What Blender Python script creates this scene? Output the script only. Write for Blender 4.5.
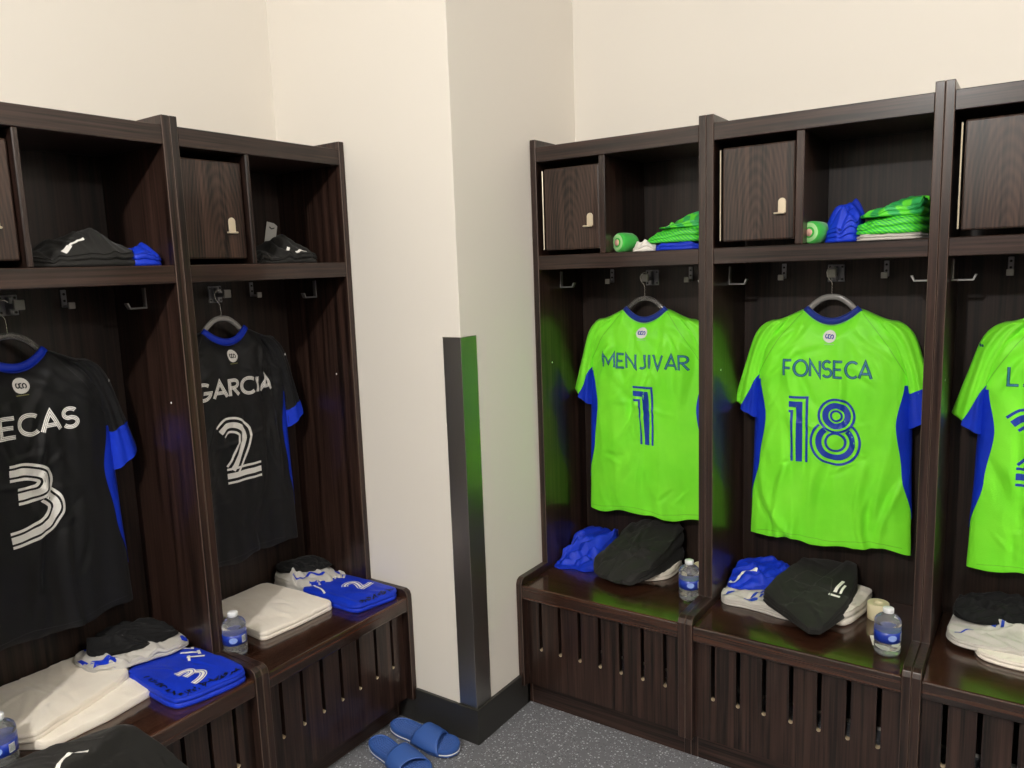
import bpy, bmesh, math, random
from mathutils import Vector, Matrix, noise
from mathutils.bvhtree import BVHTree
for o_ in list(bpy.data.objects): bpy.data.objects.remove(o_)
SC = bpy.context.scene; COL = SC.collection; PI = math.pi
# ------------------------------------------------------------ camera
cam_d = bpy.data.cameras.new('camera'); cam = bpy.data.objects.new('camera', cam_d); COL.objects.link(cam)
cam_d.sensor_width = 36.0; cam_d.lens = 778.257/1024*36.0; cam_d.clip_start = .02
F_ = Vector((-0.55996996, 0.81549929, -0.1462688)); R_ = Vector((0.82676661, 0.56146906, -0.03477739)); U_ = Vector((-0.05376447, 0.14040446, 0.98863339))
cam.matrix_world = Matrix(((R_.x, U_.x, -F_.x, 2.2436), (R_.y, U_.y, -F_.y, -2.6103), (R_.z, U_.z, -F_.z, 1.5462), (0, 0, 0, 1)))
SC.camera = cam
# ------------------------------------------------------------ world, lights, exposure
w = bpy.data.worlds.new('world'); SC.world = w; w.use_nodes = True
w.node_tree.nodes['Background'].inputs[0].default_value = (1, .95, .88, 1); w.node_tree.nodes['Background'].inputs[1].default_value = .02
SC.view_settings.view_transform = 'Standard'; SC.view_settings.look = 'None'; SC.view_settings.gamma = 1; SC.view_settings.use_curve_mapping = False
SC.view_settings.exposure = 0.0
def lamp(name, x, y, z, power, col=(1, .98, .955), r=.06):
    d = bpy.data.lights.new(name, 'POINT'); d.shadow_soft_size = r; d.energy = power; d.color = col
    o = bpy.data.objects.new(name, d); COL.objects.link(o); o.location = (x, y, z); return o
lamp('ceiling_globe_light', 1.70, -3.9, 2.90, 212)
lamp('ceiling_globe_light', 4.40, -1.6, 2.90, 92, r=.12)

# ------------------------------------------------------------ materials
def lin(c):
    if isinstance(c, str): c = tuple(int(c[i:i+2], 16)/255 for i in (0, 2, 4))
    return tuple((v/12.92 if v <= .04045 else ((v+.055)/1.055)**2.4) for v in c) + (1,)
def new_mat(name):
    m = bpy.data.materials.new(name); m.use_nodes = True; nt = m.node_tree
    return m, nt, nt.nodes['Principled BSDF']
def link(nt, a, b): nt.links.new(a, b)
def plain(name, c, rough=.5, metal=0, spec=.5, coat=0, bump=None, **kw):
    m, nt, b = new_mat(name)
    b.inputs['Base Color'].default_value = lin(c); b.inputs['Roughness'].default_value = rough
    b.inputs['Metallic'].default_value = metal; b.inputs['Specular IOR Level'].default_value = spec; b.inputs['Coat Weight'].default_value = coat
    for k, v in kw.items(): b.inputs[k.replace('_', ' ')].default_value = v
    if bump:
        sc, st, dist = bump
        tc = nt.nodes.new('ShaderNodeTexCoord'); n = nt.nodes.new('ShaderNodeTexNoise'); n.inputs['Scale'].default_value = sc; n.inputs['Detail'].default_value = 3
        bp = nt.nodes.new('ShaderNodeBump'); bp.inputs['Strength'].default_value = st; bp.inputs['Distance'].default_value = dist
        link(nt, tc.outputs['Object'], n.inputs['Vector']); link(nt, n.outputs['Fac'], bp.inputs['Height']); link(nt, bp.outputs['Normal'], b.inputs['Normal'])
    return m
def fabric(name, c, c2=None, rough=.6, sheen=.2, weave=420, bump=.25, var=.12, spec=.3):
    m, nt, b = new_mat(name)
    tc = nt.nodes.new('ShaderNodeTexCoord'); n = nt.nodes.new('ShaderNodeTexNoise'); n.inputs['Scale'].default_value = 9; n.inputs['Detail'].default_value = 4
    link(nt, tc.outputs['Object'], n.inputs['Vector'])
    cr = nt.nodes.new('ShaderNodeValToRGB'); a = lin(c); d = lin(c2) if c2 else tuple(v*(1-var) for v in a[:3]) + (1,)
    cr.color_ramp.elements[0].color = d; cr.color_ramp.elements[1].color = a; cr.color_ramp.elements[0].position = .35; cr.color_ramp.elements[1].position = .65
    link(nt, n.outputs['Fac'], cr.inputs['Fac']); link(nt, cr.outputs['Color'], b.inputs['Base Color'])
    b.inputs['Roughness'].default_value = rough; b.inputs['Sheen Weight'].default_value = sheen; b.inputs['Specular IOR Level'].default_value = spec
    v = nt.nodes.new('ShaderNodeTexVoronoi'); v.inputs['Scale'].default_value = weave
    bp = nt.nodes.new('ShaderNodeBump'); bp.inputs['Strength'].default_value = bump; bp.inputs['Distance'].default_value = .0015
    link(nt, tc.outputs['Object'], v.inputs['Vector']); link(nt, v.outputs['Distance'], bp.inputs['Height']); link(nt, bp.outputs['Normal'], b.inputs['Normal'])
    return m
def wood(name, axis, dark, light, rough=.35, coat=.35, rings=False, raw=1.0):
    """dark stained oak: long fine grain along one axis"""
    m, nt, b = new_mat(name); N = nt.nodes.new
    tc = N('ShaderNodeTexCoord'); oi = N('ShaderNodeObjectInfo'); add = N('ShaderNodeVectorMath'); add.operation = 'ADD'
    mul = N('ShaderNodeMath'); mul.operation = 'MULTIPLY'; mul.inputs[1].default_value = 13.0
    link(nt, oi.outputs['Random'], mul.inputs[0]); link(nt, tc.outputs['Object'], add.inputs[0]); link(nt, mul.outputs[0], add.inputs[1])
    mp = N('ShaderNodeMapping'); s = [60, 60, 60]; s['xyz'.index(axis)] = .9; mp.inputs['Scale'].default_value = s
    link(nt, add.outputs[0], mp.inputs['Vector'])
    n1 = N('ShaderNodeTexNoise'); n1.inputs['Scale'].default_value = 1.0; n1.inputs['Detail'].default_value = 6; n1.inputs['Roughness'].default_value = .6; n1.inputs['Distortion'].default_value = .35
    link(nt, mp.outputs[0], n1.inputs['Vector'])
    mp2 = N('ShaderNodeMapping'); s2 = [190, 190, 190]; s2['xyz'.index(axis)] = 5; mp2.inputs['Scale'].default_value = s2
    link(nt, add.outputs[0], mp2.inputs['Vector'])
    n2 = N('ShaderNodeTexNoise'); n2.inputs['Scale'].default_value = 1.0; n2.inputs['Detail'].default_value = 3; link(nt, mp2.outputs[0], n2.inputs['Vector'])
    if rings:
        mp3 = N('ShaderNodeMapping'); s3 = [5.5, 5.5, 5.5]; s3['xyz'.index(axis)] = 1.3; mp3.inputs['Scale'].default_value = s3
        mp3.inputs['Location'].default_value = (-.80, 1.68, -2.05) if axis == 'z' else (-1.5, 1.0, 0)
        link(nt, tc.outputs['Object'], mp3.inputs['Vector'])
        wv = N('ShaderNodeTexWave'); wv.wave_type = 'RINGS'; wv.rings_direction = 'SPHERICAL'; wv.inputs['Scale'].default_value = 6.5; wv.inputs['Distortion'].default_value = 2.2
        wv.inputs['Detail'].default_value = 3; wv.inputs['Detail Scale'].default_value = 1.4; link(nt, mp3.outputs[0], wv.inputs['Vector'])
        mx0 = N('ShaderNodeMix'); mx0.inputs['Factor'].default_value = .14; link(nt, n1.outputs['Fac'], mx0.inputs['A']); link(nt, wv.outputs['Fac'], mx0.inputs['B']); first = mx0.outputs[0]
    else: first = n1.outputs['Fac']
    mx = N('ShaderNodeMix'); mx.inputs['Factor'].default_value = .38; link(nt, first, mx.inputs['A']); link(nt, n2.outputs['Fac'], mx.inputs['B'])
    cr = N('ShaderNodeValToRGB'); cr.color_ramp.elements[0].position = .40; cr.color_ramp.elements[1].position = .62; b.inputs['Specular IOR Level'].default_value = .3
    cr.color_ramp.elements[0].color = lin(dark); cr.color_ramp.elements[1].color = lin(light); link(nt, mx.outputs[0], cr.inputs['Fac'])
    link(nt, cr.outputs['Color'], b.inputs['Base Color'])
    b.inputs['Roughness'].default_value = rough; b.inputs['Coat Weight'].default_value = coat; b.inputs['Coat Roughness'].default_value = .12
    bp = N('ShaderNodeBump'); bp.inputs['Strength'].default_value = .22; bp.inputs['Distance'].default_value = .0008; link(nt, mx.outputs[0], bp.inputs['Height']); link(nt, bp.outputs['Normal'], b.inputs['Normal'])
    return m
M = {}
DK, LT = '140c09', '3e2b24'
M['wood_v'] = wood('dark_oak_upright', 'z', DK, LT)
M['wood_h'] = wood('dark_oak_lengthwise', 'x', DK, LT, rings=False)
M['wood_door'] = wood('dark_oak_cathedral', 'z', DK, '463229', rings=True)
M['wood_seat'] = wood('dark_oak_varnished_seat', 'x', '170c08', '482b1e', rough=.22, coat=.8)
M['wood_back'] = wood('dark_oak_backing', 'z', '110b08', '30221b', rough=.5, coat=.1)
M['worn_highlight'] = plain('worn_bevel_highlight', '503f36', .45)  # bright edge highlights and wear put into one lighter bevel colour
M['raw'] = plain('raw_chipboard', 'b9a88c', .8)
def wall_mat(name, c):
    m, nt, b = new_mat(name); N = nt.nodes.new
    b.inputs['Base Color'].default_value = lin(c); b.inputs['Roughness'].default_value = .55; b.inputs['Specular IOR Level'].default_value = .25
    tc = N('ShaderNodeTexCoord'); n = N('ShaderNodeTexNoise'); n.inputs['Scale'].default_value = 220; n.inputs['Detail'].default_value = 2
    bp = N('ShaderNodeBump'); bp.inputs['Strength'].default_value = .12; bp.inputs['Distance'].default_value = .0006
    link(nt, tc.outputs['Object'], n.inputs['Vector']); link(nt, n.outputs['Fac'], bp.inputs['Height']); link(nt, bp.outputs['Normal'], b.inputs['Normal'])
    return m
M['wall'] = wall_mat('cream_wall_paint', 'e6e0d6'); M['ceil'] = wall_mat('ceiling_paint', 'e8e4dc')
def floor_mat():
    m, nt, b = new_mat('speckled_rubber_floor'); N = nt.nodes.new
    tc = N('ShaderNodeTexCoord'); prev = None
    base = N('ShaderNodeTexNoise'); base.inputs['Scale'].default_value = 60; base.inputs['Detail'].default_value = 4; link(nt, tc.outputs['Object'], base.inputs['Vector'])
    cr = N('ShaderNodeValToRGB'); cr.color_ramp.elements[0].color = lin('67686c'); cr.color_ramp.elements[1].color = lin('77787c'); link(nt, base.outputs['Fac'], cr.inputs['Fac'])
    prev = cr.outputs['Color']
    for sc, thr, dens, col in ((105, .34, .74, 'bdbfc4'), (170, .36, .68, 'a4a6ab'), (120, .3, .76, '505155')):
        v = N('ShaderNodeTexVoronoi'); v.inputs['Scale'].default_value = sc
        nd = N('ShaderNodeTexNoise'); nd.inputs['Scale'].default_value = 300
        link(nt, tc.outputs['Object'], nd.inputs['Vector'])
        mixv = N('ShaderNodeVectorMath'); mixv.operation = 'MULTIPLY_ADD'; mixv.inputs[1].default_value = (.004,)*3
        link(nt, nd.outputs['Color'], mixv.inputs[0]); link(nt, tc.outputs['Object'], mixv.inputs[2]); link(nt, mixv.outputs[0], v.inputs['Vector'])
        a = N('ShaderNodeMath'); a.operation = 'LESS_THAN'; a.inputs[1].default_value = thr; link(nt, v.outputs['Distance'], a.inputs[0])
        sx = N('ShaderNodeSeparateColor'); link(nt, v.outputs['Color'], sx.inputs[0])
        g = N('ShaderNodeMath'); g.operation = 'GREATER_THAN'; g.inputs[1].default_value = dens; link(nt, sx.outputs[0], g.inputs[0])
        ml = N('ShaderNodeMath'); ml.operation = 'MULTIPLY'; link(nt, a.outputs[0], ml.inputs[0]); link(nt, g.outputs[0], ml.inputs[1])
        mx = N('ShaderNodeMix'); mx.data_type = 'RGBA'; link(nt, ml.outputs[0], mx.inputs['Factor']); link(nt, prev, mx.inputs[6]); mx.inputs[7].default_value = lin(col); prev = mx.outputs[2]
    link(nt, prev, b.inputs['Base Color']); b.inputs['Roughness'].default_value = .42; b.inputs['Specular IOR Level'].default_value = .4
    return m
M['floor'] = floor_mat()
M['vinyl'] = plain('charcoal_vinyl_base', '2d2c2a', .4)
M['steel'] = plain('brushed_steel', 'b0ada8', .36, metal=1, bump=(300, .05, .0005))
M['chrome'] = plain('zinc_grey_metal', 'a9a8a6', .35, metal=.85)
M['hookgrey'] = plain('grey_cast_hook', '8f8e92', .4, metal=.35)
M['hooktip'] = plain('light_grey_hook_pad', 'a8a49d', .5)
M['black'] = plain('black_plastic', '0a0a0b', .5)
M['brass'] = plain('pale_brass_hinge', 'd8cdb4', .35, metal=.6)
M['latch'] = plain('beige_latch', 'cdbfa6', .35, metal=.35)
M['hangerclear'] = plain('clear_plastic', '8b8884', .15, Transmission_Weight=.7)
M['hanger'] = plain('smoky_clear_plastic', '8b8884', .25, coat=.6)
M['wire'] = plain('bright_wire', 'c9c6c0', .25, metal=1)
M['green'] = fabric('lime_jersey_mesh', '8cff38', '80f830', rough=.42, sheen=.05, weave=500, bump=.3)
M['blue'] = fabric('royal_blue_mesh', '0f38cc', '0b2eb4', rough=.5, sheen=.02, weave=500)
M['navyblue'] = fabric('navy_blue_rib', '12359c', '0e2c86', rough=.6)
M['print_blue'] = plain('blue_print', '1a3fb0', .45)
M['print_navy'] = plain('navy_print', '14506a', .5)
M['print_white'] = plain('white_print', 'efece6', .5)
M['print_pale'] = plain('pale_green_print', 'a8e89a', .5)
M['blackjersey'] = fabric('black_jersey_mesh', '0b0b0d', '08080a', rough=.5, sheen=.1, weave=500, bump=.3)
M['blackcloth'] = fabric('black_cloth', '0c0c0d', '080809', rough=.8, sheen=.05)
M['charcoal'] = fabric('charcoal_cloth', '201f1d', '191816', rough=.75, sheen=.08)
M['towel'] = fabric('cream_terry', 'eee6d9', 'e6dccd', rough=.95, sheen=.4, weave=330, bump=.35, spec=.1)
M['greyshirt'] = fabric('pale_grey_mesh', 'c6c2ba', 'b7b3ac', rough=.7)
M['cardgrey'] = plain('grey_card', '9b9994', .6)
M['cardwhite'] = plain('white_card', 'e9e5dc', .6)
M['tape'] = plain('cream_tape', 'e9deb9', .6)
M['pink'] = plain('pinkish_core', 'd9a899', .6)
M['cap'] = plain('white_cap', 'e4e6e8', .35)
M['label'] = plain('blue_bottle_label', '1a37a0', .3)
M['slide'] = plain('blue_foam_rubber', '33589f', .5, bump=(400, .1, .0004))
M['slidewhite'] = plain('white_midsole', 'e6e6e6', .5)
M['darkin'] = plain('dark_inside', '0b0908', .7)
def water_mat():
    m, nt, b = new_mat('clear_water_bottle'); b.inputs['Base Color'].default_value = (.93, .95, .96, 1); b.inputs['Roughness'].default_value = .06
    b.inputs['Transmission Weight'].default_value = .9; b.inputs['IOR'].default_value = 1.33; return m
M['water'] = water_mat()
def stripes_mat(name, a, c, scale, rot):
    m, nt, b = new_mat(name); N = nt.nodes.new
    tc = N('ShaderNodeTexCoord'); mp = N('ShaderNodeMapping'); mp.inputs['Rotation'].default_value = rot; wv = N('ShaderNodeTexWave'); wv.inputs['Scale'].default_value = scale; wv.inputs['Distortion'].default_value = 3
    cr = N('ShaderNodeValToRGB'); cr.color_ramp.elements[0].color = lin(a); cr.color_ramp.elements[1].color = lin(c); cr.color_ramp.elements[0].position = .35; cr.color_ramp.elements[1].position = .65
    link(nt, tc.outputs['Object'], mp.inputs['Vector']); link(nt, mp.outputs[0], wv.inputs['Vector']); link(nt, wv.outputs['Fac'], cr.inputs['Fac']); link(nt, cr.outputs['Color'], b.inputs['Base Color'])
    b.inputs['Roughness'].default_value = .5; return m
M['greenpile'] = stripes_mat('lime_and_teal_panels', '35b25c', '66e23c', 9, (.2, .5, .6))
M['greenstripe'] = stripes_mat('green_pinstriped_cloth', '2db84a', '5fe02f', 42, (.3, .9, .2))

# ------------------------------------------------------------ helpers
def link_obj(name, bm, mat, parent=None, smooth=False, loc=None):
    me = bpy.data.meshes.new(name); bm.normal_update(); bm.to_mesh(me); bm.free()
    for m_ in (mat if isinstance(mat, (list, tuple)) else [mat]): me.materials.append(M[m_] if isinstance(m_, str) else m_)
    if smooth:
        for p_ in me.polygons: p_.use_smooth = True
    o = bpy.data.objects.new(name, me); COL.objects.link(o)
    if parent: o.parent = parent
    if loc: o.location = loc
    return o
def thing(name, label, cat, loc=(0, 0, 0), rotz=0, group=None):
    o = bpy.data.objects.new(name, None); COL.objects.link(o); o.location = loc; o.rotation_euler = (0, 0, rotz); o.empty_display_size = .05
    o['label'] = label; o['category'] = cat
    if group: o['group'] = group
    return o
def tag(o, label, cat, group=None):
    o['label'] = label; o['category'] = cat
    if group: o['group'] = group
    return o
def struct(name, bm, mat): o = link_obj(name, bm, mat); o['kind'] = 'structure'; return o
def dup(root, loc, rotz, label):
    r = root.copy(); COL.objects.link(r); r.location = loc; r.rotation_euler = (0, 0, rotz); r['label'] = label
    for ch in list(root.children):
        c = ch.copy(); COL.objects.link(c); c.parent = r
        for g in list(ch.children):
            d = g.copy(); COL.objects.link(d); d.parent = c
    return r
def box(bm, x0, x1, y0, y1, z0, z1, bev=0, seg=1, mi=0):
    t = bmesh.new(); bmesh.ops.create_cube(t, size=1)
    for v in t.verts: v.co = Vector(((x0+x1)/2+v.co.x*(x1-x0), (y0+y1)/2+v.co.y*(y1-y0), (z0+z1)/2+v.co.z*(z1-z0)))
    if bev: bmesh.ops.bevel(t, geom=t.edges[:], offset=bev, segments=seg, affect='EDGES', profile=.5)
    for f in t.faces: f.material_index = mi
    merge(bm, t); return bm
def merge(bm, t):
    me = bpy.data.meshes.new('tmp'); t.to_mesh(me); t.free(); bm.from_mesh(me); bpy.data.meshes.remove(me)
def prism(bm, pts, axis, a, b, bev=0):
    """pts: 2D outline in the plane across `axis`; extruded from a to b"""
    t = bmesh.new()
    def P(p, h): return Vector((h, p[0], p[1])) if axis == 'x' else Vector((p[0], h, p[1])) if axis == 'y' else Vector((p[0], p[1], h))
    v0 = [t.verts.new(P(p, a)) for p in pts]; v1 = [t.verts.new(P(p, b)) for p in pts]
    t.faces.new(v0); t.faces.new(list(reversed(v1)))
    for i in range(len(pts)): j = (i+1) % len(pts); t.faces.new((v0[j], v0[i], v1[i], v1[j]))
    bmesh.ops.recalc_face_normals(t, faces=t.faces[:])
    if bev:
        big = [e for e in t.edges if len(e.link_faces) == 2 and e.calc_face_angle(0) > .6]
        bmesh.ops.bevel(t, geom=big, offset=bev, segments=2, affect='EDGES', profile=.5)
    bmesh.ops.triangulate(t, faces=[f for f in t.faces if len(f.verts) > 4])
    merge(bm, t); return bm
def lathe(bm, prof, seg=32, c=(0, 0, 0), axis='z', mi=0):
    rings = []
    for r, h in prof:
        ring = []
        for i in range(seg):
            a = 2*PI*i/seg; x, y = r*math.cos(a), r*math.sin(a)
            p = (x, y, h) if axis == 'z' else (x, h, y) if axis == 'y' else (h, x, y)
            ring.append(bm.verts.new(Vector(c)+Vector(p)))
        rings.append(ring)
    fs = []
    for k in range(len(rings)-1):
        for i in range(seg):
            j = (i+1) % seg; fs.append(bm.faces.new((rings[k][i], rings[k][j], rings[k+1][j], rings[k+1][i])))
    if prof[0][0] > 1e-5: fs.append(bm.faces.new(list(reversed(rings[0]))))
    if prof[-1][0] > 1e-5: fs.append(bm.faces.new(rings[-1]))
    for f in fs: f.material_index = mi
    bmesh.ops.recalc_face_normals(bm, faces=fs)
    return bm
def tube(bm, pts, rx, ry=None, seg=10, up=(0, 1, 0)):
    """sweeps an ellipse (rx across the bend plane, ry along `up`) along pts"""
    ry = ry or rx; up = Vector(up); pts = [Vector(p) for p in pts]; rings = []
    for i, p in enumerate(pts):
        t = (pts[min(i+1, len(pts)-1)]-pts[max(i-1, 0)]).normalized(); s = t.cross(up)
        if s.length < 1e-4: s = t.cross(Vector((1, 0, 0)))
        s.normalize(); n = s.cross(t).normalized()
        a_ = rx[i] if isinstance(rx, (list, tuple)) else rx
        rings.append([bm.verts.new(p+s*a_*math.cos(2*PI*k/seg)+n*ry*math.sin(2*PI*k/seg)) for k in range(seg)])
    for i in range(len(rings)-1):
        for k in range(seg): j = (k+1) % seg; bm.faces.new((rings[i][k], rings[i][j], rings[i+1][j], rings[i+1][k]))
    bm.faces.new(list(reversed(rings[0]))); bm.faces.new(rings[-1]); return bm
def catmull(pts, n, closed=True):
    out = []; m = len(pts); segs = m if closed else m-1
    for i in range(n):
        u = i/n*segs if closed else i/(n-1)*segs
        k = min(int(u), segs-1); t = u-k
        g = (lambda q: pts[q % m]) if closed else (lambda q: pts[max(0, min(m-1, q))])
        p0, p1, p2, p3 = (Vector(g(k+q)) for q in (-1, 0, 1, 2))
        out.append(.5*((2*p1)+(-p0+p2)*t+(2*p0-5*p1+4*p2-p3)*t*t+(-p0+3*p1-3*p2+p3)*t**3))
    return out
def interp(tab, x):
    if x <= tab[0][0]: return tab[0][1]
    for (a, p), (b, q) in zip(tab, tab[1:]):
        if x <= b: t = (x-a)/(b-a); t = t*t*(3-2*t); return p+(q-p)*t
    return tab[-1][1]
def sstep(x): x = max(0, min(1, x)); return x*x*(3-2*x)
def arc(cx, cy, rx, ry, a0, a1, n=24):
    return [(cx+rx*math.cos(math.radians(a0+(a1-a0)*i/n)), cy+ry*math.sin(math.radians(a0+(a1-a0)*i/n))) for i in range(n+1)]
def ribbon(bm, pts, width, off, project, step=.006, closed=False, mi=0, cols=2):
    """a flat printed stripe following pts, shifted sideways by off, laid on a surface by project()"""
    pts = [Vector(p) for p in pts]; n = len(pts)
    def nrm(a, b): d = (b-a).normalized(); return Vector((-d.y, d.x))
    o = []
    for i in range(n):
        if closed: a, b = nrm(pts[i-1], pts[i]), nrm(pts[i], pts[(i+1) % n])
        else: a = nrm(pts[max(i-1, 0)], pts[max(i-1, 0)+1]); b = nrm(pts[min(i, n-2)], pts[min(i, n-2)+1])
        mm = (a+b).normalized(); o.append(mm/max(.35, mm.dot(a)))
    idx = list(range(n))+([0] if closed else [])
    rows = []
    for q in range(len(idx)-1):
        i, j = idx[q], idx[q+1]; L = (pts[j]-pts[i]).length; k = max(1, math.ceil(L/step))
        for s in range(k+(1 if q == len(idx)-2 else 0)):
            t = s/k; p = pts[i].lerp(pts[j], t); m_ = o[i].lerp(o[j], t); rows.append((p, m_))
    grid = []
    for p, m_ in rows:
        r = []
        for c in range(cols+1):
            q = p+m_*(off-width/2+width*c/cols); w_ = project(q.x, q.y); r.append(bm.verts.new(w_) if w_ else None)
        grid.append(r)
    for a, b in zip(grid, grid[1:]):
        for c in range(cols):
            vs = (a[c], a[c+1], b[c+1], b[c])
            if all(vs): f = bm.faces.new(vs); f.material_index = mi
def strokes(rn, n, x0, x1, y0, y1, ang, spread, lmin, lmax, wmin, wmax, amp):
    """long tapered fold ridges and valleys: (cx, cy, cos, sin, half length, width, height, bend)"""
    out = []
    for k in range(n):
        a = ang+rn.gauss(0, spread)
        out.append((rn.uniform(x0, x1), rn.uniform(y0, y1), math.cos(a), math.sin(a), rn.uniform(lmin, lmax)/2, rn.uniform(wmin, wmax), amp*rn.uniform(.5, 1.2)*(1 if rn.random() < .6 else -1), rn.uniform(-2.5, 2.5)))
    return out
def fold_sum(st, x, y):
    h = 0
    for cx, cy, c, s_, hl, w_, a, b in st:
        dx, dy = x-cx, y-cy; t = dx*c+dy*s_
        if abs(t) >= hl: continue
        d = -dx*s_+dy*c-b*t*t; q = d/w_
        if abs(q) > 3: continue
        k = 1-(t/hl)**2; h += a*k*(math.exp(-q*q)-.45*math.exp(-(q-1.6)**2))
    return h
# stroke letters, unit height, (list of polylines, advance width)
GL = {
 'M': ([[(0, 0), (.06, 1), (.42, .25), (.78, 1), (.84, 0)]], .84), 'E': ([[(.5, 1), (0, 1), (0, 0), (.5, 0)], [(0, .5), (.44, .5)]], .5),
 'N': ([[(0, 0), (0, 1), (.6, 0), (.6, 1)]], .6), 'J': ([[(.42, 1), (.42, .28)]+arc(.20, .26, .22, .26, -5, -125, 8)], .44),
 'I': ([[(.06, 0), (.06, 1)]], .12), 'V': ([[(0, 1), (.33, 0), (.66, 1)]], .66), 'A': ([[(0, 0), (.36, 1), (.72, 0)], [(.16, .3), (.56, .3)]], .72),
 'R': ([[(0, 0), (0, 1), (.26, 1)]+arc(.26, .76, .24, .24, 85, -85, 8)+[(.02, .52)], [(.2, .5), (.54, 0)]], .54),
 'F': ([[(.48, 1), (0, 1), (0, 0)], [(0, .5), (.42, .5)]], .48), 'O': ([arc(.42, .5, .42, .5, 90, 449, 26)], .84),
 'S': ([arc(.27, .74, .25, .26, 35, 250, 12)+arc(.27, .26, .27, .26, 80, -150, 14)], .54),
 'C': ([arc(.42, .5, .40, .5, 48, 312, 22)], .66), 'G': ([arc(.46, .5, .44, .5, 48, 350, 22)+[(.48, .44)]], .9),
 'L': ([[(0, 1), (0, 0), (.46, 0)]], .46), '.': ([[(.02, .02), (.1, .02)]], .12), 'Z': ([[(0, 1), (.6, 1), (0, 0), (.6, 0)]], .6)}
def lettering(bm, text, x0, x1, z0, z1, project, lines, step=.006):
    """text fitted between x0 and x1, each stroke drawn as parallel lines [(offset, width, material)]"""
    h = z1-z0; gap = .17; tot = sum(GL[c][1] for c in text)+gap*(len(text)-1); sx = (x1-x0)/tot; x = 0
    for c in text:
        for st in GL[c][0]:
            for off, wd, mi in lines: ribbon(bm, [(x0+(x+p[0])*sx, z0+p[1]*h) for p in st], wd, off, project, step, mi=mi, cols=1)
        x += GL[c][1]+gap
def digit_paths(d):
    """unit-height centre strokes of a digit"""
    if d == '1': return [[(0, .885), (.16, .885), (.16, 0)]]
    if d == '2': return [catmull([(0, .80), (.13, .895), (.30, .875), (.43, .77), (.43, .62), (.36, .46), (.26, .30), (.165, .185)], 40, False), [(.07, .10), (.72, .10)]]
    if d == '3': return [catmull([(.06, .905), (.26, .895), (.43, .83), (.47, .73), (.40, .63), (.27, .60), (.13, .60)], 40, False),
                         catmull([(.47, .555), (.565, .45), (.57, .33), (.47, .20), (.30, .115), (.12, .075), (.0, .065)], 40, False)]
    return []
def draw_digit(bm, d, x0, z0, h, project, k=1.0, mi=(0, 0), outer=.108):
    if d == '3': outer = .09
    o_, wc, wo = outer*h, .088*h, .036*h
    if d == '8':
        cx, tz, bz = x0+.36*h, z0+.745*h, z0+.345*h
        for r, wd, m_ in ((.075, .03, mi[1]), (.155, .085, mi[0]), (.245, .034, mi[1])): ribbon(bm, arc(cx+.01*h, tz, r*h, r*h, 0, 354, 60), wd*h, 0, project, closed=True, mi=m_)
        for r, wd, m_ in ((.135, .034, mi[1]), (.235, .085, mi[0]), (.34, .034, mi[1])):
            a = [q for q in range(0, 360, 3) if math.hypot(r*math.cos(math.radians(q))-.01, .345+r*math.sin(math.radians(q))-.745) > .262]
            if len(a) > 118: ribbon(bm, arc(cx, bz, r*h, r*h, 0, 354, 60), wd*h, 0, project, closed=True, mi=m_)
            else:
                s = next(i for i in range(len(a)) if (a[i]-a[i-1]) % 360 > 4); a = a[s:]+a[:s]
                ribbon(bm, [(cx+r*h*math.cos(math.radians(q)), bz+r*h*math.sin(math.radians(q))) for q in a], wd*h, 0, project, mi=m_)
        return
    for pts in digit_paths(d):
        P = [(x0+p[0]*h*k, z0+p[1]*h) for p in pts]
        for off, wd, m_ in ((-o_, wo, mi[1]), (0, wc, mi[0]), (o_, wo, mi[1])): ribbon(bm, P, wd, off, project, mi=m_)

# ------------------------------------------------------------ the room
A, B = .774, .740
XR, YF, H = 5.6, -6.0, 3.25
struct('floor', box(bmesh.new(), -.12, XR+.12, YF-.12, .12, -.1, 0), 'floor')
struct('ceiling', box(bmesh.new(), -.12, XR+.12, YF-.12, .12, H, H+.1), 'ceil')
struct('wall_left', box(bmesh.new(), -.12, 0, YF-.12, -B, 0, H), 'wall')
struct('wall_back', box(bmesh.new(), A, XR+.12, 0, .12, 0, H), 'wall')
struct('wall_corner', box(bmesh.new(), -.12, A, -B, .12, 0, H, .0015), 'wall')
struct('wall_right', box(bmesh.new(), XR, XR+.12, YF-.12, 0, 0, H), 'wall')
struct('wall_front', box(bmesh.new(), 0, XR, YF-.12, YF, 0, H), 'wall')
struct('added_trim_1', box(bmesh.new(), XR-.35, XR, YF, 0, 0, 2.0, .004), 'wood_v')   # unseen dark joinery on the far sides, added to cut bounce light
struct('added_trim_2', box(bmesh.new(), 0, XR-.35, YF, YF+.35, 0, 2.0, .004), 'wood_v')
KB = .122
struct('baseboard_left', prism(box(bmesh.new(), .4425, .518, -B-.012, -B, 0, .0835), [(.517, -B-.012), (A+.012, -B-.012), (A+.012, -B+.3), (A+.0, -B+.3), (A, -B), (.517, -B)], 'z', 0, KB, .0015), 'vinyl')
struct('baseboard_right', box(bmesh.new(), A, A+.012, -B+.3, -.455, 0, KB), 'vinyl')
bm = bmesh.new(); t_ = .0025
prism(bm, [(A-.068, -B-t_), (A+t_, -B-t_), (A+t_, -B+.078), (A, -B+.078), (A, -B), (A-.068, -B)], 'z', KB, 1.345, .0008)
tag(link_obj('corner_guard', bm, 'steel'), 'tall polished steel corner guard on the projecting wall corner', 'corner guard')

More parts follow.
